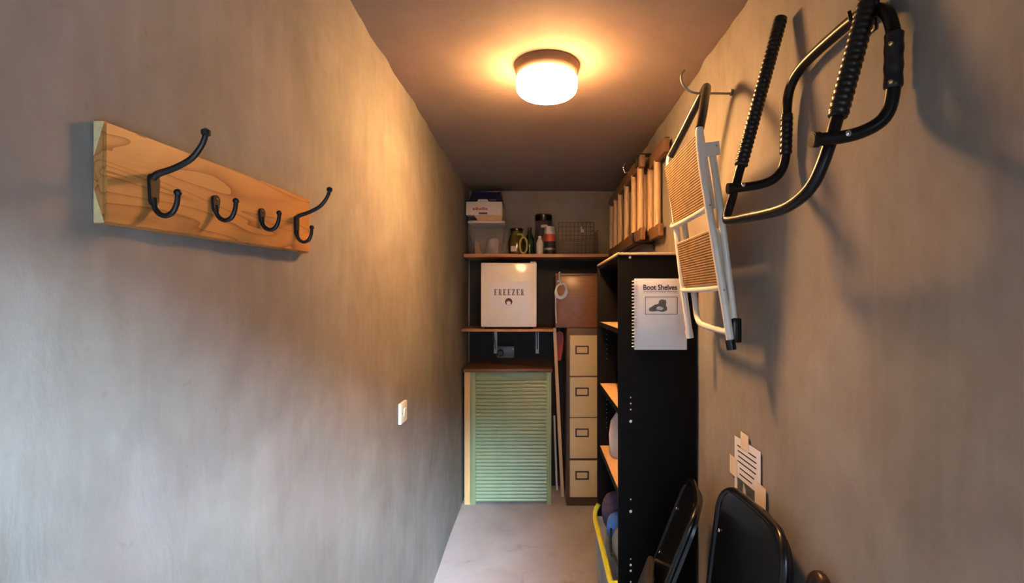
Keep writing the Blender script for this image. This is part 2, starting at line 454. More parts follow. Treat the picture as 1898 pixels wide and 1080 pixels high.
struct('floor', slab([(-1.0, YF, 0), (1.0, YF, 0), (1.0, YB + .1, 0), (-1.0, YB + .1, 0)], (0, 0, -0.1)), 'floor')
struct('ceiling', uneven([(-0.9, YF - .12, ZC(YF)), (0.9, YF - .12, ZC(YF)), (0.9, YB + .1, ZC(YB)), (-0.9, YB + .1, ZC(YB))], (0, 0, 0.12), 30, 80, 0.004, 5.0), 'ceil')
struct('wall_left', uneven([(XL(YF), YF, 0), (XL(YB), YB, 0), (XL(YB), YB, ZC(YB) + .01), (XL(YF), YF, ZC(YF) + .01)], (-0.15, 0, 0), 110, 60, 0.006, 1.0, 0.010), 'wall')
struct('wall_right', uneven([(XR(YF), YF, 0), (XR(YB), YB, 0), (XR(YB), YB, ZC(YB) + .01), (XR(YF), YF, ZC(YF) + .01)], (0.15, 0, 0), 110, 60, 0.006, 2.0, 0.012), 'wall')
struct('wall_back', uneven([(-0.80, YB, 0), (0.85, YB, 0), (0.85, YB, ZC(YB) + .01), (-0.80, YB, ZC(YB) + .01)], (0, 0.12, 0), 36, 50, 0.004, 3.0), 'wall')
struct('trim_1', MB().box(-0.612, 0.660, YB - .004, YB + .006, 0.0, 1.972), 'dark_panel')  # near-black sheet added over the back wall below the long shelf

# the doorway behind the camera
DX0, DX1, DH = -0.50, 0.645, 2.00
mb = MB()
mb.box(-0.80, DX0, YF - .12, YF, 0, 2.6); mb.box(DX1, 0.85, YF - .12, YF, 0, 2.6); mb.box(DX0, DX1, YF - .12, YF, DH, 2.6)
struct('wall_front', mb, 'wall')
mb = MB(); mb.box(DX0 - .055, DX0 - .015, YF - .12 - 1.05, YF - .13, 0.01, DH - .01, 0.003)  # unseen leaf added to keep daylight off the right wall
d = struct('door_added', mb, 'blocker_door')
struct('floor_added', MB().box(-0.85, 0.75, -7, YF - .001, -0.12, -0.02), 'dark_floor')  # unseen ground, made dark so it bounces little daylight inside
struct('floor_added', MB().box(0.75, 7, -7, YF - .001, -0.12, -0.02), 'bounce_floor')  # unseen pale ground added to bounce daylight onto the left wall
struct('wall_added', MB().box(-0.85, 1.1, -5.2, -5.0, -0.02, 3.3), 'bounce_pale')  # unseen pale wall added to bounce daylight down to the far end
struct('wall_added', MB().box(1.1, 7, -5.2, -4.9, -0.02, 3.3), 'blocker_dark')  # unseen dark wall added to limit daylight on the left wall
struct('wall_added', MB().box(-0.85, -0.60, -5.0, YF - .125, -0.02, 5.5), 'blocker_dark')  # unseen tall dark wall added to shield the right wall from the sky

# ------------------------------------------------------------------ ceiling lamp
LX, LY = 0.029, 1.99
zc = ZC(LY)
lamp = thing('ceiling_lamp', 'glowing round opal glass lamp on the ceiling', 'lamp', (LX, LY, zc))
MB().lathe([(0.130, zc), (0.130, zc - .010), (0.126, zc - .030), (0.110, zc - .044)], LX, LY, 48).build('lamp_base', 'lamp_base', lamp)
g0 = zc - .041
prof = [(0.104, g0), (0.118, g0 - .004), (0.1215, g0 - .012), (0.1220, g0 - .045)]
for k in range(1, 9):
    a = R(90 * k / 8); prof.append((0.082 + 0.040 * math.cos(a), g0 - .045 - .034 * math.sin(a)))
prof += [(0.05, g0 - .082), (0.015, g0 - .084)]
MB().lathe(prof, LX, LY, 48).build('glass_shade', 'lamp_glass', lamp)

# ------------------------------------------------------------------ coat rack on the left wall
rack = thing('coat_rack', 'varnished pine board with four black iron coat hooks on left wall', 'coat rack', (-0.592, 0.95, 1.80))
XF = -0.5755                                # front face of the board
y0, y1 = 0.657, 1.245
def rz(y): return 1.7945 + (y - y0) / (y1 - y0) * 0.016      # centre line
mb = MB()
hh = 0.068
mb.hexa([(XL(y0), y0, rz(y0) - hh), (XL(y1), y1, rz(y1) - hh), (XF, y1, rz(y1) - hh), (XF, y0, rz(y0) - hh),
         (XL(y0), y0, rz(y0) + hh), (XL(y1), y1, rz(y1) + hh), (XF, y1, rz(y1) + hh), (XF, y0, rz(y0) + hh)])
bmesh.ops.bevel(mb.bm, geom=[e for e in mb.bm.edges if all(v.co.x > -0.58 for v in e.verts)], offset=0.003, segments=2, affect='EDGES')
mb.build('board', 'pine', rack)
# raw corners on the near end
for s in (1, -1):
    zz = rz(y0) + s * (hh - 0.001)
    poly = [(0.0005, 0), (-0.0005 + abs(XF - XL(y0)), 0), (0.0005, -s * 0.045)]
    MB().prism(poly if s < 0 else poly[::-1], (XL(y0), y0 + 0.0002, zz), (1, 0, 0), (0, 0, 1), 0.0008).build('raw_corner', 'pine_end', rack)

def hook(y, double):
    z = rz(y)
    top, bot = (0.018, -0.030) if double else (0.012, -0.018)
    zt, zb = z + top - 0.002, z + bot - 0.002
    # plate: rounded oval
    mb = MB()
    w = 0.0095
    poly = []
    n = 12
    for k in range(n + 1):
        a = math.pi * k / n; poly.append((w * math.cos(a), zt - w + w * math.sin(a)))
    for k in range(n + 1):
        a = math.pi + math.pi * k / n; poly.append((w * 0.8 * math.cos(a), zb + w + w * math.sin(a)))
    mb.prism([(a, b) for a, b in poly], (XF - 0.001, y, 0), (0, 1, 0), (0, 0, 1), 0.006)
    pl = mb.build('hook', 'iron', rack)
    mb = MB()
    x = XF
    cz = zb
    pts = [(x + .003, y, cz + .012), (x + .005, y, cz - .002), (x + .011, y, cz - .011), (x + .021, y, cz - .0145), (x + .031, y, cz - .009), (x + .037, y, cz + .004), (x + .0385, y, cz + .018)]
    mb.tube(pts, [.0048, .0045, .0042, .004, .004, .0038, .0036], 10, sub=5)
    mb.blob((x + .0385, y, cz + .020), (.0056, .0056, .0056), 2)
    mb.build('lower_prong', 'iron', pl)
    if double:
        mb = MB()
        pts = [(x + .002, y, zt - .006), (x + .010, y, zt + .000), (x + .033, y, zt + .008), (x + .058, y, zt + .022), (x + .074, y, zt + .042), (x + .080, y, zt + .058)]
        mb.tube(pts, [.0055, .005, .0046, .0043, .004, .004], 10, sub=6)
        mb.lathe([(.004, zt + .056), (.0068, zt + .058), (.0068, zt + .064), (.003, zt + .067)], x + .0805, y, 12)
        mb.build('upper_prong', 'iron', pl)
    for zz in (zt - .008, zb + .008):
        MB().blob((x + .0052, y, zz), (.0014, .003, .003), 1).build('screw', 'iron', pl)
for y, d in ((0.737, True), (0.878, False), (1.024, False), (1.171, True)):
    hook(y, d)

# ------------------------------------------------------------------ light switch
sy, sz = 2.165, 1.137
sw = thing('light_switch', 'ivory plastic light switch on the left wall', 'switch', (XL(sy), sy, sz))
MB().box(XL(sy) - .002, XL(sy) + .013, sy - .048, sy + .048, sz - .045, sz + .045, .004).build('back_plate', 'switch', sw)
MB().hexa([(XL(sy) + .012, sy - .011, sz - .017), (XL(sy) + .012, sy + .011, sz - .017), (XL(sy) + .0145, sy + .011, sz - .017), (XL(sy) + .0145, sy - .011, sz - .017),
           (XL(sy) + .012, sy - .011, sz + .017), (XL(sy) + .012, sy + .011, sz + .017), (XL(sy) + .019, sy + .011, sz + .017), (XL(sy) + .019, sy - .011, sz + .017)]).build('rocker', 'switch', sw)
for s in (-1, 1):
    MB().blob((XL(sy) + .013, sy + s * .033, sz), (.0012, .003, .003), 1).build('screw', 'chrome', sw)

# ------------------------------------------------------------------ back alcove: shelves
S1 = 2.000
top_shelf = tag(MB().box(-0.612, 0.660, 4.02, YB - .002, S1 - .026, S1, .002).build('wall_shelf', 'shelf_wood'),
                'long brown wooden shelf holding boxes and tins across the back wall', 'shelf')
S2 = 1.398
low = thing('wall_shelf', 'short brown wooden shelf on brackets carrying the white freezer', 'shelf', (-0.25, 4.1, S2))
MB().box(-0.612, 0.107, 3.885, YB - .002, S2 - .020, S2, .002).build('shelf_board', 'shelf_wood', low)
for x in (-0.385, -0.02):
    mb = MB()
    mb.box(x - .014, x + .014, YB - .006, YB - .001, S2 - .24, S2 - .020)
    mb.box(x - .014, x + .014, YB - .25, YB - .001, S2 - .025, S2 - .020)
    mb.tube([(x, YB - .22, S2 - .026), (x, YB - .006, S2 - .20)], .005, 6)
    mb.build('bracket', 'dull_steel', low)

# freezer
fz = S2
FX0, FX1 = -0.458, -0.022
fr = thing('freezer', 'small white tabletop freezer with a FREEZER sign on its door', 'freezer', (-0.24, 4.08, fz))
MB().box(FX0 + .004, FX1 - .004, 3.915, 4.32, fz + .016, fz + .515, .008).build('body', 'fridge_white', fr)
MB().box(FX0, FX1, 3.868, 3.908, fz + .018, fz + .518, .007, 3).build('door', 'fridge_white', fr)
for x in (FX0 + .04, FX1 - .04):
    for y in (3.93, 4.28): MB().lathe([(.014, fz), (.014, fz + .018)], x, y, 12).build('foot', 'black_plastic', fr)
MB().box(FX1 - .05, FX1 - .006, 3.872, 3.92, fz + .515, fz + .528, .003).build('hinge_cover', 'fridge_white', fr)
YS = 3.868
sg = MB().box(-0.388, -0.078, YS - .0012, YS - .0002, 1.548, 1.770).build('sign', 'sign_paper', fr)
def serif_word(word, x0, x1, zc_, h, y):
    mb = MB(); n = len(word); adv = (x1 - x0) / n; w = adv * .74; t_, th = h * .2, h * .095
    def b(a, c, e, f): mb.box(a, c, y - .0004, y, e, f)
    for k, chr_ in enumerate(word):
        x = x0 + k * adv + adv * .1; z = zc_ - h / 2; st_ = x + w * .16
        if chr_ in 'FER':
            b(st_, st_ + t_, z, z + h); b(x, st_ + t_ * 1.7, z, z + th)
        if chr_ in 'FE':
            b(x, x + w, z + h - th, z + h); b(x + w - th * .9, x + w, z + h - h * .2, z + h)
            b(st_, x + w * .70, z + h * .5 - th / 2, z + h * .5 + th / 2); b(x + w * .66, x + w * .72, z + h * .42, z + h * .58)
        if chr_ == 'E':
            b(x, x + w, z, z + th); b(x + w - th * .9, x + w, z, z + h * .2)
        if chr_ == 'R':
            b(x, x + w * .62, z + h - th, z + h); b(st_, x + w * .62, z + h * .46, z + h * .46 + th)
            mb.prism([(w * .6, h), (w * .84, h * .94), (w * .93, h * .75), (w * .84, h * .54), (w * .6, h * .46), (w * .6, h * .46 + th), (w * .72, h * .6), (w * .75, h * .75), (w * .7, h * .88), (w * .6, h - th)], (x, y, z), (1, 0, 0), (0, 0, 1), .0004)
            mb.prism([(w * .45, h * .5), (w * .66, h * .5), (w, th), (w * 1.06, 0), (w * .8, 0)], (x, y, z), (1, 0, 0), (0, 0, 1), .0004)
        if chr_ == 'Z':
            b(x, x + w, z, z + th); b(x, x + w, z + h - th, z + h); b(x, x + th * .9, z + h * .76, z + h); b(x + w - th * .9, x + w, z, z + h * .24)
            mb.prism([(0, 0), (t_ * 1.15, 0), (w, h), (w - t_ * 1.15, h)], (x, y, z), (1, 0, 0), (0, 0, 1), .0004)
    return mb
serif_word('FREEZER', -0.358, -0.116, 1.687, 0.047, YS - .0013).build('lettering', 'purple_ink', sg)
mb = MB()
poly = [(0.029 * math.cos(2 * math.pi * k / 24), 0.029 * math.sin(2 * math.pi * k / 24)) for k in range(24)]
mb.prism(poly, (-0.240, YS - .0012, 1.612), (1, 0, 0), (0, 0, 1), 0.0005)
emb = mb.build('emblem', 'maroon_ink', sg)
mb = MB()
poly = [(-.015, -.026), (.015, -.026), (.017, -.004), (.012, -.001), (.006, .008), (0, .002), (-.006, .008), (-.012, -.001), (-.017, -.004)]
mb.prism(poly, (-0.240, YS - .0018, 1.612), (1, 0, 0), (0, 0, 1), 0.0004)
mb.build('emblem_figure', 'sign_paper', emb)

# socket box under the low shelf
sk = thing('socket_box', 'grey plastic socket box on the wall under the short shelf', 'socket', (-0.292, YB, 1.176))
MB().box(-0.368, -0.218, YB - .06, YB - .001, 1.126, 1.228, .006).build('body', 'socket', sk)
plug = MB().lathe([(.028, 0), (.028, .035), (.020, .045)], 0, 0, 20).build('plug', 'black_plastic', sk, world=False)
plug.rotation_euler = (R(90), 0, 0); plug.location = (-0.045, -.058, -.005)
MB().box(-0.236, -0.224, YB - .064, YB - .06, 1.196, 1.212).build('switch_rocker', 'white_plastic', sk)

# ------------------------------------------------------------------ green slatted cabinet
GX0, GX1, GY = -0.598, 0.094, 3.945
gc = thing('slatted_cabinet', 'sage green slatted cabinet with brown wooden top on the floor', 'cabinet', (-0.25, 4.14, 0))
MB().box(GX0 - .006, GX1 + .006, GY - .030, YB - .004, 1.056, 1.082, .003).build('top_board', 'brown_wood', gc)
mb = MB(); mb.box(GX0 + .052, GX1 - .002, GY + .03, YB - .01, 0.02, 1.055); mb.build('carcass', 'brown_wood', gc)
MB().box(GX0, GX0 + .047, GY, GY + .03, 0.0, 1.055, .002).build('side_batten', 'pale_batten', gc)
fx0, fx1 = GX0 + .049, GX1
for a, b in ((fx0, fx0 + .042), (fx1 - .038, fx1)):
    MB().box(a, b, GY, GY + .028, 0.0, 1.055, .002).build('stile', 'green', gc)
MB().box(fx0 + .042, fx1 - .038, GY + .003, GY + .028, 0.992, 1.055, .002).build('top_rail', 'green', gc)
sx0, sx1 = fx0 + .0425, fx1 - .0385
MB().box(sx0, sx1, GY + .018, GY + .028, 0.022, 0.992).build('backing_panel', 'green', gc)
n_sl = 34; pitch = (0.990 - 0.024) / n_sl
mb = MB()
prof = [(0.0, 0.0005), (-0.0145, 0.0015), (-0.0150, 0.006), (-0.0085, pitch - .0095), (0.0, pitch - .0075)]
va = [mb.bm.verts.new((sx0, GY + .018 + a, b)) for a, b in prof]; vb = [mb.bm.verts.new((sx1, GY + .018 + a, b)) for a, b in prof]
for i in range(len(prof) - 1): mb.bm.faces.new((va[i], va[i + 1], vb[i + 1], vb[i]))
mb.bm.faces.new(list(reversed(va))); mb.bm.faces.new(vb); mb.bm.faces.new((va[0], vb[0], vb[-1], va[-1]))
sl = mb.build('slat', 'green', gc)
for k in range(n_sl):
    o = sl if k == 0 else child_copy(sl, gc, (0, 0, 0))
    o.location = (0, 0, 0.024 + k * pitch)

# ------------------------------------------------------------------ filing cabinet
KX0, KX1, KY, KH = 0.213, 0.640, 3.92, 1.405
fc = thing('filing_cabinet', 'tall brown steel filing cabinet with four cream drawers', 'filing cabinet', (0.43, 4.13, 0))
mb = MB(); mb.box(KX0, KX1, KY + .004, YB - .01, 0, KH, .004); mb.build('body', 'brown_steel', fc)
mb = MB()
dx0, dx1 = KX0 + .026, KX1 - .026
dh = 0.316
mb.box(dx0, dx1, KY - .012, KY + .006, 0, dh, .004)
dr = mb.build('drawer', 'cream', fc)
zs = [1.028, 0.703, 0.379, 0.074]
hs = [0.320, 0.316, 0.318, 0.288]
lab = None
for k in range(4):
    o = dr if k == 0 else child_copy(dr, fc, (0, 0, 0))
    o.location = (0, 0, zs[k]); o.scale = (1, 1, hs[k] / dh)
def drawer_bits():
    for k in range(4):
        zt = zs[k] + hs[k] - 0.115
        h = MB()
        ax, bx, az, bz = 0.282, 0.388, zt - .034, zt + .034
        t_ = .011
        h.box(ax, bx, KY - .017, KY - .011, az, az + t_); h.box(ax, bx, KY - .017, KY - .011, bz - t_, bz)
        h.box(ax, ax + t_, KY - .017, KY - .011, az + t_, bz - t_); h.box(bx - t_, bx, KY - .017, KY - .011, az + t_, bz - t_)
        f_ = h.build('label_holder', 'brown_steel', fc)
        MB().box(ax + t_, bx - t_, KY - .0135, KY - .0115, az + t_, bz - t_).build('label_card', 'cream', f_)
        hd = MB(); hd.box(0.48, 0.58, KY - .03, KY - .012, zt - .02, zt + .02, .006)
        hd.build('handle', 'brown_steel', fc)
        MB().box(dx0, dx1, KY - .014, KY - .011, zs[k] + hs[k] - .014, zs[k] + hs[k] - .010).build('lip', 'cream', fc)
drawer_bits()

# brown box on the filing cabinet with white loops shaped as daylight reflected in curled film
bxz = KH
bb = thing('brown_box', 'glossy brown veneered box on top of the filing cabinet', 'box', (0.37, 4.12, bxz))
MB().box(0.128, 0.600, 3.955, 4.33, bxz, bxz + .415, .004).build('body', 'glossy_brown', bb)
MB().box(0.124, 0.604, 3.945, 4.334, bxz + .415, bxz + .432, .003).build('lid', 'brown_wood', bb)
glint = MB()
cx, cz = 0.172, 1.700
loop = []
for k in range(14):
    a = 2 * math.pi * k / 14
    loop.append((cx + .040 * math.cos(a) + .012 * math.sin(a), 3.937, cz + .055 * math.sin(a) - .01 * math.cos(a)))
glint.tube(loop, [.0085 if p[2] > cz else .016 for p in loop], 10, closed=True, sub=3)
glint.tube([(cx - .030, 3.935, cz + .07), (cx - .012, 3.932, cz + .075), (cx + .006, 3.934, cz + .045)], .009, 8, sub=4)
glint.tube([(cx - .012, 3.930, cz + .075), (cx - .016, 3.90, cz + .134), (cx - .01, 3.948, cz + .146), (cx - .01, 3.99, cz + .1425)], .007, 8, sub=5)
glint.tube([(cx - .038, 3.937, cz + .02), (cx - .042, 3.938, cz - .06), (cx - .044, 3.940, cz - .15), (cx - .038, 3.942, cz - .26)], [.007, .006, .005, .005], 8, sub=4)
tag(glint.build('film_glint', 'white_glint'), 'white loops shaped as a daylight reflection on the front of the brown box', 'glint')

# ------------------------------------------------------------------ leaning things in the gap
bt = MB()
bt.hexa([(0.178, 4.10, 0.0), (0.203, 4.10, 0.0), (0.203, 4.18, 0.0), (0.178, 4.18, 0.0),
         (0.1085, 3.985, 1.402), (0.1335, 3.985, 1.402), (0.1335, 4.065, 1.402), (0.1085, 4.065, 1.402)])
tag(bt.build('batten', 'pale_edge'), 'pale wooden batten leaning against the end of the short shelf', 'batten')
pole = MB(); pole.tube([(0.150, 4.25, 0.0), (0.128, 4.325, 0.62)], .009, 10)
tag(pole.build('pole', 'white_plastic'), 'thin white pole leaning behind the pale batten', 'pole')
rd = thing('dustpan', 'red plastic dustpan hanging behind the pale batten', 'dustpan', (0.17, 4.3, 1.25))
mb = MB(); mb.prism([(-.02, -.03), (-.04, .04), (-.045, .14), (-.035, .20), (.0, .222), (.028, .205), (.036, .15), (.024, .05), (.01, -.03)], (0.172, 4.27, 1.14), (1, 0, 0), (0, 0, 1), 0.03)
mb.build('pan', 'red_plastic', rd)
MB().tube([(0.17, 4.28, 1.35), (0.17, 4.33, 1.385), (0.17, 4.35, 1.385)], .006, 8).build('hanger', 'dull_steel', rd)

# ------------------------------------------------------------------ things on the top shelf
# clear tub
tb = thing('storage_tub', 'clear plastic tub with pale rim at the left end of the long shelf', 'storage tub', (-0.435, 4.19, S1))
mb = MB()
a0, a1 = (0.115, 0.105), (0.142, 0.125)
zb_, zt_ = S1, S1 + .255
cxx, cyy = -0.434, 4.19
def rect(c, h, z): return [(c[0] - h[0], c[1] - h[1], z), (c[0] + h[0], c[1] - h[1], z), (c[0] + h[0], c[1] + h[1], z), (c[0] - h[0], c[1] + h[1], z)]
vs0 = [mb.bm.verts.new(p) for p in rect((cxx, cyy), a0, zb_)]; vs1 = [mb.bm.verts.new(p) for p in rect((cxx, cyy), a1, zt_)]
mb.bm.faces.new(vs0[::-1])
for i in range(4): mb.bm.faces.new((vs0[i], vs0[(i + 1) % 4], vs1[(i + 1) % 4], vs1[i]))
bmesh.ops.bevel(mb.bm, geom=[e for e in mb.bm.edges if abs(e.verts[0].co.z - e.verts[1].co.z) > .1], offset=.02, segments=3, affect='EDGES')
mb.build('tub_wall', 'clear', tb)
MB().box(cxx - .152, cxx + .152, cyy - .135, cyy + .135, zt_, zt_ + .018, .005).build('lid', 'card_white', tb)
tag(MB().prism([(0, 0), (.055, 0), (.02, .11), (-.005, .12)], (-0.535, 4.14, S1 + .002), (1, 0, 0), (0, 0, 1), -.06).build('folded_card', 'card_tan'),
    'folded tan card standing inside the clear plastic tub', 'card')
tag(MB().blob((-0.395, 4.2, S1 + .08), (.052, .06, .08), 3, .02, 16, 3.2, flat=S1 + .002).build('cloth_bundle', 'card_white'),
    'pinkish white bundle inside the clear plastic tub', 'bundle')
# tan tray, white box, navy box stacked
tz = zt_ + .018
tag(MB().hexa([(-0.505, 4.075, tz), (-0.312, 4.075, tz), (-0.312, 4.30, tz), (-0.505, 4.30, tz),
               (-0.535, 4.065, tz + .047), (-0.305, 4.065, tz + .047), (-0.305, 4.31, tz + .047), (-0.535, 4.31, tz + .047)]).build('card_tray', 'card_tan'),
    'tan card tray between the clear tub and the white box', 'tray')
wz = tz + .047
wb = thing('cardboard_box', 'white cardboard box with handle slot under the navy case', 'box', (-0.45, 4.18, wz))
mb = MB(); mb.box(-0.600, -0.306, 4.05, 4.32, wz, wz + .108, .002); mb.build('carton', 'card_white', wb)
MB().prism([(-.048, 0), (.048, 0), (.036, .022), (-.036, .022)], (-0.462, 4.049, wz + .106), (1, 0, 0), (0, 0, 1), -.003).build('flap', 'card_white', wb)
MB().box(-0.495, -0.425, 4.0485, 4.051, wz + .006, wz + .020, .001).build('handle_slot', 'ink', wb)
for k, (a, w_) in enumerate(((-.545, .018), (-.522, .022), (-.495, .02), (-.470, .024), (-.443, .02))):
    MB().box(a, a + w_, 4.0487, 4.0499, wz + .040, wz + .056 + .006 * (k % 2)).build('print_mark', 'red_ink', wb)
nz = wz + .109
nv = thing('plastic_case', 'dark navy plastic case on top of the white cardboard box', 'case', (-0.45, 4.19, nz))
MB().hexa([(-0.585, 4.07, nz), (-0.300, 4.07, nz), (-0.300, 4.32, nz), (-0.585, 4.32, nz), (-0.555, 4.09, nz + .085), (-0.325, 4.09, nz + .085), (-0.325, 4.32, nz + .085), (-0.555, 4.32, nz + .085)]).build('case_body', 'navy', nv)
MB().box(-0.560, -0.320, 4.085, 4.32, nz + .085, nz + .100, .004).build('lid', 'navy', nv)
MB().box(-0.415, -0.355, 4.060, 4.085, nz + .012, nz + .022, .003).build('latch', 'slate', nv)

# olive jug with a looped handle
jg = thing('glass_jug', 'olive glass jug with a yellow looped handle on the long shelf', 'jug', (-0.185, 4.16, S1))
MB().lathe([(.055, S1), (.068, S1 + .015), (.072, S1 + .10), (.060, S1 + .155), (.045, S1 + .185), (.048, S1 + .205)], -0.192, 4.19, 28).build('jug_body', 'olive', jg)
MB().lathe([(.050, S1 + .203), (.054, S1 + .208), (.054, S1 + .226), (.03, S1 + .232)], -0.192, 4.19, 24).build('lid', 'black_plastic', jg)
lp = []
for k in range(16):
    a = 2 * math.pi * k / 16
    lp.append((-0.132 + .030 * math.cos(a), 4.10, S1 + .078 + .066 * math.sin(a)))
MB().tube(lp, .009, 10, closed=True, sub=2).build('handle', 'gold', jg)
MB().tube([(-0.132, 4.10, S1 + .146), (-0.150, 4.115, S1 + .168), (-0.185, 4.12, S1 + .172)], .010, 10, sub=4).build('handle_strap', 'gold', jg)
MB().box(-0.238, -0.190, 4.112, 4.125, S1 + .03, S1 + .075, .004).build('label', 'card_white', jg)
gb = thing('green_bottle', 'dark green glass bottle behind the jug and the white bottle', 'bottle', (-0.085, 4.26, S1))
MB().lathe([(.036, S1), (.040, S1 + .01), (.040, S1 + .15), (.018, S1 + .19), (.016, S1 + .225)], -0.085, 4.26, 24).build('glass', 'green_dark', gb)
MB().lathe([(.018, S1 + .222), (.018, S1 + .245), (.010, S1 + .247)], -0.085, 4.26, 18).build('cap', 'black_plastic', gb)
# tall dark canister
cn = thing('canister', 'tall dark grey canister with black lid, tallest on the long shelf', 'canister', (0.035, 4.24, S1))
MB().lathe([(.068, S1), (.072, S1 + .006), (.072, S1 + .285), (.066, S1 + .295)], 0.035, 4.24, 32).build('can_body', 'slate', cn)
MB().lathe([(.070, S1 + .294), (.074, S1 + .300), (.074, S1 + .345)], 0.035, 4.24, 32).build('lid', 'black_plastic', cn)
MB().lathe([(.055, S1 + .345), (.066, S1 + .349), (.064, S1 + .356), (.050, S1 + .358)], 0.035, 4.24, 32).build('lid_rim', 'dull_steel', cn)
MB().box(0.012, 0.068, 4.163, 4.172, S1 + .235, S1 + .258, .002).build('label_band', 'card_white', cn)
MB().box(0.018, 0.062, 4.1632, 4.1722, S1 + .15, S1 + .225, .002).build('label_panel', 'ink', cn)
wbt = thing('white_bottle', 'slim white plastic bottle beside the red banded spray can', 'bottle', (0.002, 4.09, S1))
MB().lathe([(.026, S1), (.029, S1 + .006), (.029, S1 + .095), (.018, S1 + .125), (.012, S1 + .13)], 0.002, 4.09, 24).build('bottle_body', 'white_plastic', wbt)
MB().lathe([(.013, S1 + .128), (.013, S1 + .150), (.008, S1 + .153)], 0.002, 4.09, 18).build('cap', 'white_plastic', wbt)
sp = thing('spray_can', 'spray can with white cap, red band and dark base', 'can', (0.083, 4.09, S1))
MB().lathe([(.044, S1), (.047, S1 + .004), (.047, S1 + .105)], 0.083, 4.09, 28).build('lower_body', 'ink', sp)
MB().lathe([(.0472, S1 + .105), (.0472, S1 + .165)], 0.083, 4.09, 28).build('red_band', 'red', sp)
MB().lathe([(.0465, S1 + .165), (.045, S1 + .178), (.042, S1 + .225), (.034, S1 + .230)], 0.083, 4.09, 28).build('cap', 'white_plastic', sp)
MB().lathe([(.0475, S1 + .035), (.0475, S1 + .052)], 0.083, 4.09, 28, False, False).build('grey_stripe', 'dull_steel', sp)
# wire basket
wk = thing('wire_basket', 'dark wire grid basket at the right of the long shelf', 'basket', (0.32, 4.22, S1))
def grid(name, x0, x1, z0, z1, y, nx, nz_, ax='x'):
    mb = MB(); r = .0028
    for i in range(nx + 1):
        q = x0 + (x1 - x0) * i / nx
        if ax == 'x': mb.box(q - r, q + r, y - r, y + r, z0, z1)
        else: mb.box(y - r, y + r, q - r, q + r, z0, z1)
    for j in range(nz_ + 1):
        z = z0 + r + (z1 - z0 - 2 * r) * j / nz_
        if ax == 'x': mb.box(x0, x1, y + r, y + 3 * r, z - r, z + r)
        else: mb.box(y + r, y + 3 * r, x0, x1, z - r, z + r)
    mb.build(name, 'wire', wk)
grid('front_panel', 0.170, 0.478, S1, S1 + .115, 4.10, 9, 3)
grid('back_panel', 0.165, 0.475, S1, S1 + .305, 4.325, 9, 8)
grid('side_panel', 4.10, 4.325, S1, S1 + .115, 0.168, 6, 3, 'y')
grid('side_panel', 4.10, 4.325, S1, S1 + .205, 0.476, 6, 5, 'y')
MB().prism([(-.014, 0), (.018, 0), (.016, .018), (0, .03), (-.004, .052), (-.014, .05)], (0.372, 4.320, S1 + .215), (1, 0, 0), (0, 0, 1), 0.001).build('paper_tag', 'paper', wk)

# ------------------------------------------------------------------ black bookcase on the right
BX0, BX1, BY0, BY1, BH = 0.327, 0.648, 2.057, 2.768, 1.822
bk = thing('bookcase', 'tall black open bookcase with pale shelves against the right wall', 'bookcase', (0.49, 2.41, 0))
MB().box(BX0, BX1, BY0, BY0 + .018, 0, BH - .010, .001).build('side_panel', 'black_board', bk)
MB().box(BX0 - .006, BX1, BY1 - .018, BY1, 0, BH - .010, .001).build('side_panel', 'black_board', bk)
MB().box(BX1 - .006, BX1, BY0 + .018, BY1 - .018, 0.02, BH - .012).build('back_panel', 'black_board', bk)
MB().box(BX0 - .006, BX1, BY0 - .004, BY1 + .004, BH - .010, BH, .002).build('top_board', 'pale_edge', bk)
MB().box(BX0 + .004, BX1 - .006, BY0 + .018, BY1 - .018, BH - .028, BH - .0105).build('top_panel', 'black_board', bk)
for z in (1.505, 1.165, 0.82, 0.028):
    sh = MB().box(BX0 + .008, BX1 - .006, BY0 + .0185, BY1 - .0185, z - .018, z).build('shelf', 'pale_edge', bk)
    MB().box(BX0 + .004, BX0 + .008, BY0 + .0185, BY1 - .0185, z - .022, z - .0005).build('edge_strip', 'black_board', sh)
scr = None
for px, zz, r in ((.375, 1.802, .0055), (.378, 1.222, .0030), (.378, 1.197, .0036), (.378, 1.172, .0034), (.378, 1.123, .0062), (.378, .800, .0034), (.378, .750, .0064),
                  (.378, .553, .003), (.378, .528, .005), (.378, .504, .005), (.378, .458, .004)):
    MB().blob((px, BY0 - .0002, zz), (r, .0014, r), 2).build('screw_cap', 'white_plastic', bk)
hm = MB().blob((0, 0, 0), (.0022, .0006, .0022), 1).build('peg_hole', 'dull_steel', bk, world=False)
first = True
for z0 in (1.30, 1.02, 0.92):
    for k in range(7 if z0 > 1.2 else 4):
        o = hm if first else child_copy(hm, bk, (0, 0, 0)); first = False
        o.location = Vector((0.372, BY1 - .0182, z0 + k * .027)) - bk.location

# spiral bound booklet hung on the side of the bookcase
bl = thing('booklet', 'white spiral bound booklet headed Boot Shelves hung on the bookcase side', 'booklet', (0.50, BY0 - .003, 1.42))
NX0, NX1, NZ0, NZ1, NY = 0.392, 0.609, 1.420, 1.714, BY0 - .006
mb = MB(); mb.box(NX0, NX1, NY, BY0 - .0016, NZ0, NZ1, .0008); pg = mb.build('pages', 'paper', bl)
for k in range(21):
    z = NZ0 + .012 + k * .0135
    pts = [(NX0 + .006, NY - .001, z), (NX0 - .001, NY - .004, z + .002), (NX0 - .009, NY - .0005, z + .001), (NX0 - .001, NY + .0035, z), (NX0 + .005, NY + .002, z)]
    o = MB().tube(pts, .0022, 6, sub=2).build('binding_ring', 'white_plastic', bl)
t = text_mesh('heading', 'Boot Shelves', 0.030, 'ink', bl, (0.498, NY - .0006, 1.677), (R(90), 0, 0), bold=0.0007)
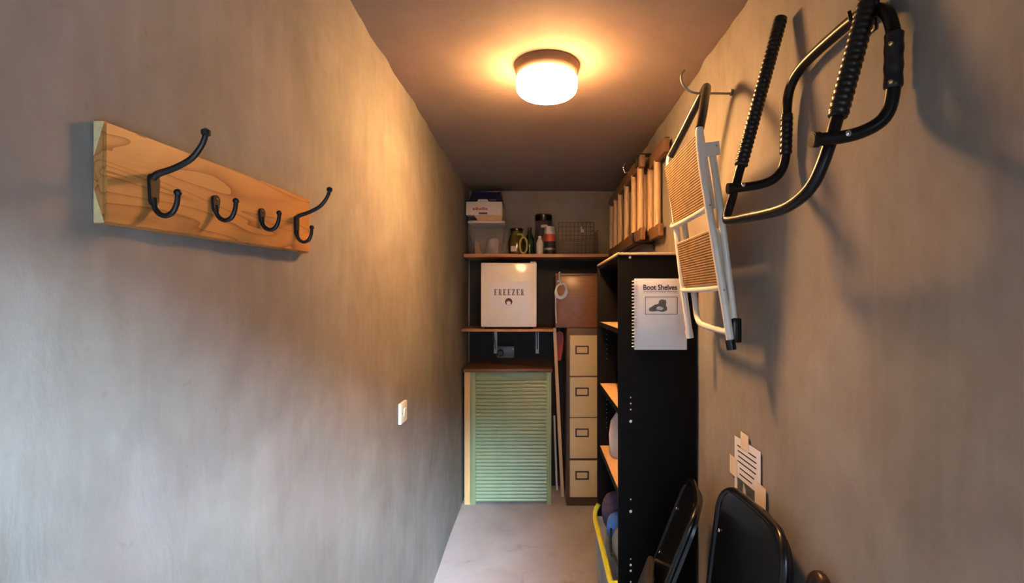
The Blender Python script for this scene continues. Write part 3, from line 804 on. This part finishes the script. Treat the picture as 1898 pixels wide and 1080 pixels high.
w = max(v.co.x for v in t.data.vertices) - min(v.co.x for v in t.data.vertices); t.scale = (0.140 / w, 1, 1)
MB().box(0.428, 0.568, NY - .0005, NY, 1.6585, 1.6600).build('underline', 'ink', bl)
ax, bx, az, bz = 0.436, 0.570, 1.566, 1.639
mb = MB()
for q in ((ax, bx, az, az + .0022), (ax, bx, bz - .0022, bz), (ax, ax + .0022, az + .0022, bz - .0022), (bx - .0022, bx, az + .0022, bz - .0022)):
    mb.box(q[0], q[1], NY - .0005, NY, q[2], q[3])
mb.build('picture_frame_line', 'ink', bl)
boot = [(.016, .014), (.028, .012), (.055, .014), (.072, .010), (.090, .016), (.092, .026), (.086, .038), (.088, .050), (.086, .060), (.066, .062), (.058, .056), (.056, .044), (.040, .040), (.024, .030), (.017, .026)]
MB().prism(boot, (ax, NY - .0001, az), (1, 0, 0), (0, 0, 1), 0.0006).build('boot_picture', 'photo_grey', bl)
MB().prism([(.046, .020), (.070, .018), (.078, .026), (.060, .034), (.048, .030)], (ax, NY - .0006, az), (1, 0, 0), (0, 0, 1), 0.0003).build('boot_highlight', 'photo_light', bl)

# things in the bookcase
jug = thing('plastic_jug', 'rounded white plastic jug on the third bookcase shelf', 'jug', (0.43, 2.56, 0.82))
MB().lathe([(.052, .82), (.060, .835), (.064, .93), (.055, 1.0), (.030, 1.04), (.022, 1.055), (.022, 1.07)], 0.422, 2.56, 24).build('jug_body', 'white_plastic', jug)
MB().lathe([(.024, 1.068), (.024, 1.088), (.018, 1.09)], 0.422, 2.56, 18).build('cap', 'white_plastic', jug)
tag(MB().blob((0.47, 2.27, .905), (.105, .11, .09), 3, .02, 9, 2.6, flat=.8205).build('black_bag', 'black_soft'), 'soft black bag beside the white jug in the bookcase', 'bag')
# crate with yellow rim
ct = thing('storage_crate', 'milky plastic crate with yellow rim in the bottom of the bookcase', 'crate', (0.46, 2.42, .0))
mb = MB()
c0 = [(0.318, 2.105, .03), (0.60, 2.105, .03), (0.60, 2.725, .03), (0.318, 2.725, .03)]
c1 = [(0.303, 2.085, .432), (0.61, 2.085, .432), (0.61, 2.742, .432), (0.303, 2.742, .432)]
v0 = [mb.bm.verts.new(p) for p in c0]; v1 = [mb.bm.verts.new(p) for p in c1]
mb.bm.faces.new(v0[::-1])
for i in range(4): mb.bm.faces.new((v0[i], v0[(i + 1) % 4], v1[(i + 1) % 4], v1[i]))
mb.build('crate_wall', 'clear_crate', ct)
rim = [(0.325, 2.738, .500), (0.308, 2.735, .462), (0.303, 2.70, .438), (0.302, 2.62, .434), (0.302, 2.40, .433), (0.302, 2.2, .433), (0.303, 2.10, .433), (0.33, 2.088, .433), (0.45, 2.086, .433), (0.60, 2.088, .433)]
MB().tube(rim, .0125, 10, sub=4).build('rim', 'yellow', ct)
tag(MB().blob((0.43, 2.655, .50), (.10, .075, .105), 3, .02, 11, 2.4).build('folded_cloth', 'purple_cloth'), 'dark violet cloth heaped at the far end of the crate', 'cloth')
tag(MB().blob((0.425, 2.52, .475), (.085, .055, .075), 3, .012, 13, 2.4).build('nylon_pouch', 'blue'), 'bright blue pouch in the middle of the crate', 'pouch')
gb2 = thing('nylon_bag', 'slate grey bag with black strap at the near end of the crate', 'bag', (0.44, 2.29, .35))
MB().blob((0.44, 2.29, .445), (.095, .16, .15), 3, .022, 9, 2.6).build('bag_body', 'grey_cloth', gb2)
MB().tube([(0.352, 2.44, .50), (0.338, 2.36, .485), (0.334, 2.30, .45), (0.338, 2.24, .47), (0.352, 2.16, .45)], .006, 8, sub=4).build('strap', 'black_soft', gb2)

# ------------------------------------------------------------------ wooden ladder hung along the right wall
ld = thing('wooden_ladder', 'two section wooden ladder hung sideways high on the right wall', 'ladder', (0.60, 3.2, 1.96))
def stile(x, ya, yb, za, zb): MB().box(x - .014, x + .014, ya, yb, za, zb, .003).build('stile', 'stile_wood', ld)
stile(.570, 2.74, 4.00, 2.362, 2.428); stile(.570, 2.74, 4.00, 1.960, 2.026)
stile(.632, 2.46, 4.00, 2.362, 2.436); stile(.632, 2.58, 4.00, 1.960, 2.026)
rung = MB().tube([(.570, 0, 2.018), (.570, 0, 2.372)], .0185, 12).build('rung', 'ladder_wood', ld, world=False)
ys = [(0, y) for y in (2.80, 2.985, 3.235, 3.49, 3.69, 3.91)] + [(.062, y) for y in (2.665, 2.82, 2.93, 3.15, 3.40, 3.65, 3.88)]
for k, (dx, y) in enumerate(ys):
    o = rung if k == 0 else child_copy(rung, ld, (0, 0, 0))
    o.location = Vector((dx, y, 0)) - ld.location
def ladder_hook(y, lab_):
    z0, z1 = 1.952, 2.44
    xw = XR(y)
    h = thing('ladder_hook', lab_, 'hook', (xw, y, 1.95), 'ladder hooks')
    MB().tube([(xw + .004, y, z0 - .001), (.60, y, z0 - .001), (.553, y, z0), (.538, y, z0 + .02), (.536, y, z0 + .06)], .0065, 10, sub=4).build('rod', 'iron', h)
    MB().box(xw - .006, xw + .001, y - .02, y + .02, z0 - .04, z0 + .03, .002).build('wall_plate', 'iron', h)
ladder_hook(2.86, 'black iron hook under the near end of the wooden ladder')
ladder_hook(3.75, 'black iron hook under the far end of the wooden ladder')
ch = thing('screw_hook', 'small bright steel hook above the wooden ladder', 'hook', (XR(3.12), 3.12, 2.45))
MB().tube([(XR(3.12) + .003, 3.12, 2.452), (.60, 3.12, 2.452), (.545, 3.12, 2.425), (.530, 3.12, 2.44), (.526, 3.12, 2.465), (.540, 3.12, 2.487)], .0042, 8, sub=5).build('hook_rod', 'chrome', ch)
MB().lathe([(.010, 0), (.010, .004)], 0, 0, 12).build('collar', 'chrome', ch, world=False).rotation_euler = (0, R(-90), 0)
ck = MB().box(.548, .652, 2.785, 2.825, 2.4365, 2.450, .003).build('clamp', 'iron', ld)
MB().box(.544, .5555, 2.785, 2.825, 2.372, 2.440, .003).build('jaw', 'iron', ck)
MB().blob((.575, 2.805, 2.452), (.007, .007, .004), 2).build('bolt', 'chrome', ck)

# ------------------------------------------------------------------ white step stool hung on a hook
st = thing('step_stool', 'white folding step stool with brown treads hanging by its black handle', 'step stool', (.57, 1.68, 1.48))
YN, YFAR = 1.478, 1.886
near = [(.570, YN, 1.497), (.530, YN, 1.747), (.490, YN, 1.988), (.478, YN, 2.085), (.477, YN + .002, 2.138)]
far = [(.570, YFAR, 1.500), (.543, YFAR, 1.70), (.517, YFAR, 1.924), (.493, YFAR, 2.125), (.496, YFAR - .002, 2.172)]
for q in (near, far): MB().tube(q, .0118, 12, sub=5).build('front_leg', 'white_tube', st)
hand = [(.477, YN + .002, 2.136), (.500, 1.520, 2.200), (.535, 1.600, 2.285), (.560, 1.660, 2.334), (.569, 1.703, 2.3515), (.565, 1.745, 2.336), (.548, 1.790, 2.292), (.525, 1.838, 2.235), (.496, YFAR - .002, 2.170)]
MB().tube(hand, .0138, 12, sub=5).build('handle', 'foam', st)
for p in ((.570, YN, 1.478), (.570, YFAR, 1.481)):
    MB().tube([(p[0] + .002, p[1], p[2]), (p[0] - .003, p[1], p[2] + .03)], .0142, 12).build('foot_cap', 'black_plastic' if p[1] < 1.6 else 'white_tube', st)
rear = [(.512, 1.486, 2.095), (.530, 1.486, 1.98), (.556, 1.486, 1.78), (.578, 1.486, 1.60), (.584, 1.492, 1.55), (.586, 1.535, 1.527), (.588, 1.68, 1.530), (.588, 1.80, 1.538), (.586, 1.842, 1.560), (.580, 1.852, 1.62), (.556, 1.856, 1.80), (.528, 1.858, 2.03)]
MB().tube(rear, .0108, 12, sub=4).build('rear_frame', 'white_tube', st)
MB().box(.572, .600, 1.468, 1.496, 1.498, 1.572, .006).build('rear_foot', 'black_plastic', st)
def fx(z): return .570 - (z - 1.49) * .160
def step(z0, z1, off):
    a, b = YN + .014, YFAR - .014
    mb = MB()
    mb.hexa([(fx(z0) + off, a, z0), (fx(z0) + off, b, z0), (fx(z0) + off + .022, b, z0), (fx(z0) + off + .022, a, z0),
             (fx(z1) + off, a, z1), (fx(z1) + off, b, z1), (fx(z1) + off + .022, b, z1), (fx(z1) + off + .022, a, z1)])
    p = mb.build('step', 'white_tube', st)
    MB().hexa([(fx(z0 + .012) + off - .003, a + .01, z0 + .012), (fx(z0 + .012) + off - .003, b - .01, z0 + .012), (fx(z0) + off + .001, b - .01, z0 + .012), (fx(z0) + off + .001, a + .01, z0 + .012),
               (fx(z1) + off - .003, a + .01, z1 - .004), (fx(z1) + off - .003, b - .01, z1 - .004), (fx(z1) + off + .001, b - .01, z1 - .004), (fx(z1) + off + .001, a + .01, z1 - .004)]).build('tread', 'mat_brown', p)
    MB().tube([(fx(z0) + off - .002, a - .004, z0 + .02), (fx(z0) + off - .004, a + .012, z0), (fx(z0) + off - .004, b - .012, z0), (fx(z0) + off - .002, b + .004, z0 + .012)], .0085, 10, sub=3).build('lip', 'white_tube', p)
step(1.902, 2.125, .004)
step(1.662, 1.840, .004)
mb = MB(); mb.hexa([(.478, YN - .012, 2.048), (.478, YN - .006, 2.048), (.536, YN - .002, 2.056), (.536, YN - .008, 2.056), (.474, YN - .012, 2.088), (.474, YN - .006, 2.088), (.532, YN - .002, 2.096), (.532, YN - .008, 2.096)])
mb.build('hinge_plate', 'white_tube', st)
for p in ((.524, YN - .010, 2.082), (.5035, YN - .0125, 1.905), (.545, YN - .0125, 1.655)):
    MB().blob(p, (.0035, .002, .0035), 1).build('rivet', 'dull_steel', st)
hk = thing('wall_hook', 'thin steel hook by the ceiling holding the white step stool', 'hook', (XR(1.7), 1.70, 2.336))
MB().tube([(XR(1.7) + .003, 1.705, 2.334), (.600, 1.703, 2.334), (.540, 1.700, 2.333), (.507, 1.697, 2.343), (.487, 1.695, 2.368), (.484, 1.693, 2.392), (.494, 1.692, 2.408)], .0042, 8, sub=5).build('hook_rod', 'dull_steel', hk)
MB().lathe([(.012, 0), (.012, .004)], 0, 0, 12).build('collar', 'dull_steel', hk, world=False).rotation_euler = (0, R(-90), 0)

# ------------------------------------------------------------------ black exercise frame
ef = thing('exercise_frame', 'black tubular exercise frame with ribbed grips high on the right wall', 'exercise frame', (.63, 1.1, 1.83))
A = [(.628, 1.300, 2.347), (.560, 1.300, 2.097), (.512, 1.300, 1.920), (.497, 1.300, 1.868), (.489, 1.296, 1.841), (.489, 1.275, 1.829), (.497, 1.18, 1.822), (.507, 1.07, 1.816), (.513, 1.005, 1.820), (.522, .955, 1.842), (.533, .934, 1.882), (.551, .929, 1.945), (.590, .929, 2.085), (.632, .929, 2.245)]
MB().tube(A, .0118, 14, sub=6).build('main_tube', 'black_tube', ef)
B = [(.487, 1.286, 1.914), (.530, 1.283, 1.917), (.580, 1.278, 1.926), (.612, 1.272, 1.946), (.627, 1.268, 1.985), (.630, 1.266, 2.05), (.630, 1.262, 2.125), (.630, 1.24, 2.165), (.630, 1.18, 2.187), (.630, 1.05, 2.190), (.630, .960, 2.182), (.630, .905, 2.150), (.629, .882, 2.100), (.629, .880, 2.05), (.628, .883, 1.99), (.618, .889, 1.952), (.590, .899, 1.932), (.550, .906, 1.922), (.500, .911, 1.919)]
MB().tube(B, .0118, 14, sub=5).build('back_loop', 'black_tube', ef)
def grip(name, a, b, r, pitch=.0125, amp=.0009):
    a, b = Vector(a), Vector(b); L = (b - a).length; n = max(8, int(L / .0023))
    pts, rs = [], []
    for i in range(n + 1):
        s = i / n; pts.append(a.lerp(b, s))
        e = min(1, min(s, 1 - s) * L / .006)
        rs.append(r * (.72 + .28 * math.sqrt(max(0, 1 - (1 - e) ** 2))) + amp * math.cos(2 * math.pi * s * L / pitch))
    MB().tube(pts, rs, 16).build(name, 'foam', ef)
grip('foam_grip', (.633, 1.300, 2.365), (.527, 1.300, 1.975), .0165)
grip('foam_grip', (.635, .929, 2.255), (.557, .929, 1.966), .0178)
grip('sleeve', (.6302, 1.2645, 2.10), (.6285, 1.2675, 1.995), .0146, .014, .0006)
grip('sleeve', (.6295, .881, 2.10), (.6285, .8825, 2.00), .0152, .03, .0006)
for a, b in (((.487, 1.286, 1.914), (.499, 1.286, 1.9145)), ((.500, .911, 1.919), (.512, .911, 1.9195))):
    MB().tube([a, b], .0142, 14).build('end_cap', 'black_plastic', ef)
for p in ((.522, 1.2705, 1.920), (.556, .893, 1.925)):
    MB().blob(p, (.006, .0035, .006), 2).build('bolt', 'chrome', ef)
for p in ((.617, .872, 2.075), (.617, .872, 2.008)):
    MB().blob(p, (.005, .005, .005), 2).build('brass_screw', 'brass', ef)
eh = thing('frame_hook', 'small black hook behind the near grip of the exercise frame', 'hook', (XR(.97), .972, 2.168))
MB().tube([(XR(.97) + .003, .972, 2.1665), (.628, .972, 2.1665), (.612, .972, 2.170), (.606, .972, 2.190)], .0038, 8, sub=4).build('hook_rod', 'iron', eh)
MB().box(XR(.97) - .003, XR(.97) + .001, .962, .982, 2.15, 2.185, .001).build('wall_plate', 'iron', eh)

# ------------------------------------------------------------------ taped notice on the right wall
nt_ = thing('notice', 'white printed notice taped to the right wall above the folded chair', 'notice', (.655, 1.57, .88))
def xr(y, d): return XR(y) - d
def wall_quad(name, ya, yb, za, zb, d, mat, par, skew=0.0):
    mb = MB()
    mb.hexa([(xr(ya, d), ya, za + skew), (xr(yb, d), yb, za), (xr(yb, d - .0006), yb, za), (xr(ya, d - .0006), ya, za + skew),
             (xr(ya, d), ya, zb + skew), (xr(yb, d), yb, zb), (xr(yb, d - .0006), yb, zb), (xr(ya, d - .0006), ya, zb + skew)])
    return mb.build(name, mat, par)
pgn = wall_quad('sheet', 1.468, 1.665, .880, 1.172, .0015, 'paper', nt_, .004)
for k, (za, ya, yb) in enumerate(((1.146, 1.498, 1.642), (1.130, 1.496, 1.636), (1.113, 1.497, 1.634), (1.096, 1.500, 1.636), (1.077, 1.512, 1.622), (1.058, 1.525, 1.622))):
    wall_quad('text_line', ya, yb, za - .0019, za + .0019, .0021, 'ink', nt_, .003)
wall_quad('picture', 1.508, 1.640, .900, 1.042, .0021, 'photo_grey', nt_, .003)
MB().prism([(0, 0), (.02, .03), (.03, .06), (.045, .075), (.05, .05), (.03, .01)], (xr(1.56, .0023), 1.545, .965), (0, 1, 0), (0, 0, 1), -.0004).build('picture_highlight', 'photo_light', nt_)
for ya, yb, za, zb in ((1.552, 1.612, 1.146, 1.200), (1.642, 1.705, 1.035, 1.098), (1.432, 1.488, 1.000, 1.080)):
    wall_quad('tape', ya, yb, za, zb, .0026, 'tape', nt_)

# ------------------------------------------------------------------ folded chairs leaning on the right wall
def chair(name, label, loc, yaw, lean, grp, size=1.0):
    """local: x across, y = thickness (front at -y), z up along the folded chair"""
    o = thing(name, label, 'chair', loc, grp)
    W = .200
    # curved backrest with rounded corners
    mb = MB(); nu, nv = 18, 12
    z0, z1 = .62, 1.045
    def half_w(z):
        t = (z - z0) / (z1 - z0)
        cr = .085
        dtop = z1 - z
        w = W
        if dtop < cr: w = W - cr + math.sqrt(max(0, cr * cr - (cr - dtop) ** 2))
        return w
    zs_ = [z0 + (z1 - z0) * j / nv for j in range(nv - 3)] + [z1 - .085 * (1 - math.sin(R(90) * k / 6)) for k in range(7)]
    zs_ = sorted(set(round(z, 5) for z in zs_))
    F_, Bk = [], []
    for z in zs_:
        hw = half_w(z)
        F_.append([mb.bm.verts.new((hw * (2 * i / nu - 1), -.014 + .020 * (1 - (2 * i / nu - 1) ** 2) * 1.0, z)) for i in range(nu + 1)])
        Bk.append([mb.bm.verts.new((hw * (2 * i / nu - 1), .010 + .020 * (1 - (2 * i / nu - 1) ** 2) * 1.0, z)) for i in range(nu + 1)])
    for j in range(len(zs_) - 1):
        for i in range(nu):
            mb.bm.faces.new((F_[j][i], F_[j][i + 1], F_[j + 1][i + 1], F_[j + 1][i]))
            mb.bm.faces.new((Bk[j][i + 1], Bk[j][i], Bk[j + 1][i], Bk[j + 1][i + 1]))
        mb.bm.faces.new((F_[j][0], F_[j + 1][0], Bk[j + 1][0], Bk[j][0])); mb.bm.faces.new((F_[j + 1][nu], F_[j][nu], Bk[j][nu], Bk[j + 1][nu]))
    for i in range(nu):
        mb.bm.faces.new((F_[0][i + 1], F_[0][i], Bk[0][i], Bk[0][i + 1])); mb.bm.faces.new((F_[-1][i], F_[-1][i + 1], Bk[-1][i + 1], Bk[-1][i]))
    mb.build('backrest', 'black_plastic', o, world=False, angle=50)
    # raised rim round the backrest
    rp = [(-W, -.012, z0 + .01), (-W, -.012, .80), (-W, -.012, .95)]
    for k in range(7):
        a = R(180 - 90 * k / 6); xx = -W + .085 + .085 * math.cos(a); rp.append((xx, -.012 + .020 * (1 - (xx / W) ** 2), z1 - .085 + .085 * math.sin(a)))
    rp += [(0, .008, z1)]
    rp += [(-x, y, z) for (x, y, z) in reversed(rp[:-1])]
    MB().tube(rp, .011, 10, sub=2).build('backrest_rim', 'black_plastic', o, world=False)
    # frame tubes
    for s in (-1, 1):
        MB().tube([(s * .205, .006, .0), (s * .205, .004, .45), (s * .203, -.002, .74)], .011, 10, sub=3).build('front_leg', 'black_tube', o, world=False)
        MB().tube([(s * .180, .030, .02), (s * .180, .026, .40), (s * .185, .014, .62)], .010, 10, sub=3).build('rear_leg', 'black_tube', o, world=False)
        for zz in (.70, .90):
            MB().blob((s * .178, -.0125, zz), (.006, .004, .006), 2).build('rivet', 'chrome', o, world=False)
    MB().tube([(-.205, .006, .16), (.205, .006, .16)], .008, 8).build('stretcher', 'black_tube', o, world=False)
    MB().tube([(-.18, .03, .10), (.18, .03, .10)], .008, 8).build('stretcher', 'black_tube', o, world=False)
    mb = MB(); mb.box(-.175, .175, -.050, -.020, .26, .675, .012, 3); mb.build('seat', 'grey_seat', o, world=False)
    MB().tube([(-.16, -.03, .66), (-.18, -.01, .66)], .009, 8).build('pivot', 'chrome', o, world=False)
    MB().tube([(.16, -.03, .66), (.18, -.01, .66)], .009, 8).build('pivot', 'chrome', o, world=False)
    # local -y must face -X: rotate about z by -90 deg, lean the top towards +X
    rot = Matrix.Rotation(yaw, 4, 'Z') @ Matrix.Rotation(lean, 4, 'X').inverted()
    o.rotation_euler = rot.to_euler(); o.scale = (size,) * 3
    return o
chair('folding_chair', 'glossy black folding chair leaning below the taped notice', (.475, 1.385, .004), R(-90 + 2), R(7.0), 'folded chairs by the right wall')
chair('folding_chair', 'black folding chair leaning between the bookcase and the nearer chair', (.222, 1.845, .004), R(-90 - 14), R(20), 'folded chairs by the right wall', 0.95)

# ------------------------------------------------------------------ walking stick at the lower right
ws = thing('walking_stick', 'dark brown walking stick with crook handle leaning by the near chair', 'walking stick', (.56, 1.07, 0))
dy, dz = .063, -.010
pts = [(.555, 1.10, 0.016), (.600, 1.10, .50), (.630, 1.10, .90), (.634, 1.097, .965), (.634, 1.080, .998), (.634, 1.055, 1.010), (.634, 1.030, .998), (.634, 1.014, .965), (.634, 1.012, .935)]
pts = [(a, b + dy, c + dz) for a, b, c in pts]
MB().tube(pts, [.009, .010, .011, .012, .0125, .013, .0125, .012, .012], 12, sub=5).build('shaft', 'brown_stick', ws)
MB().lathe([(.012, .0005), (.012, .02), (.010, .025)], .555, 1.163, 12).build('ferrule', 'black_plastic', ws)
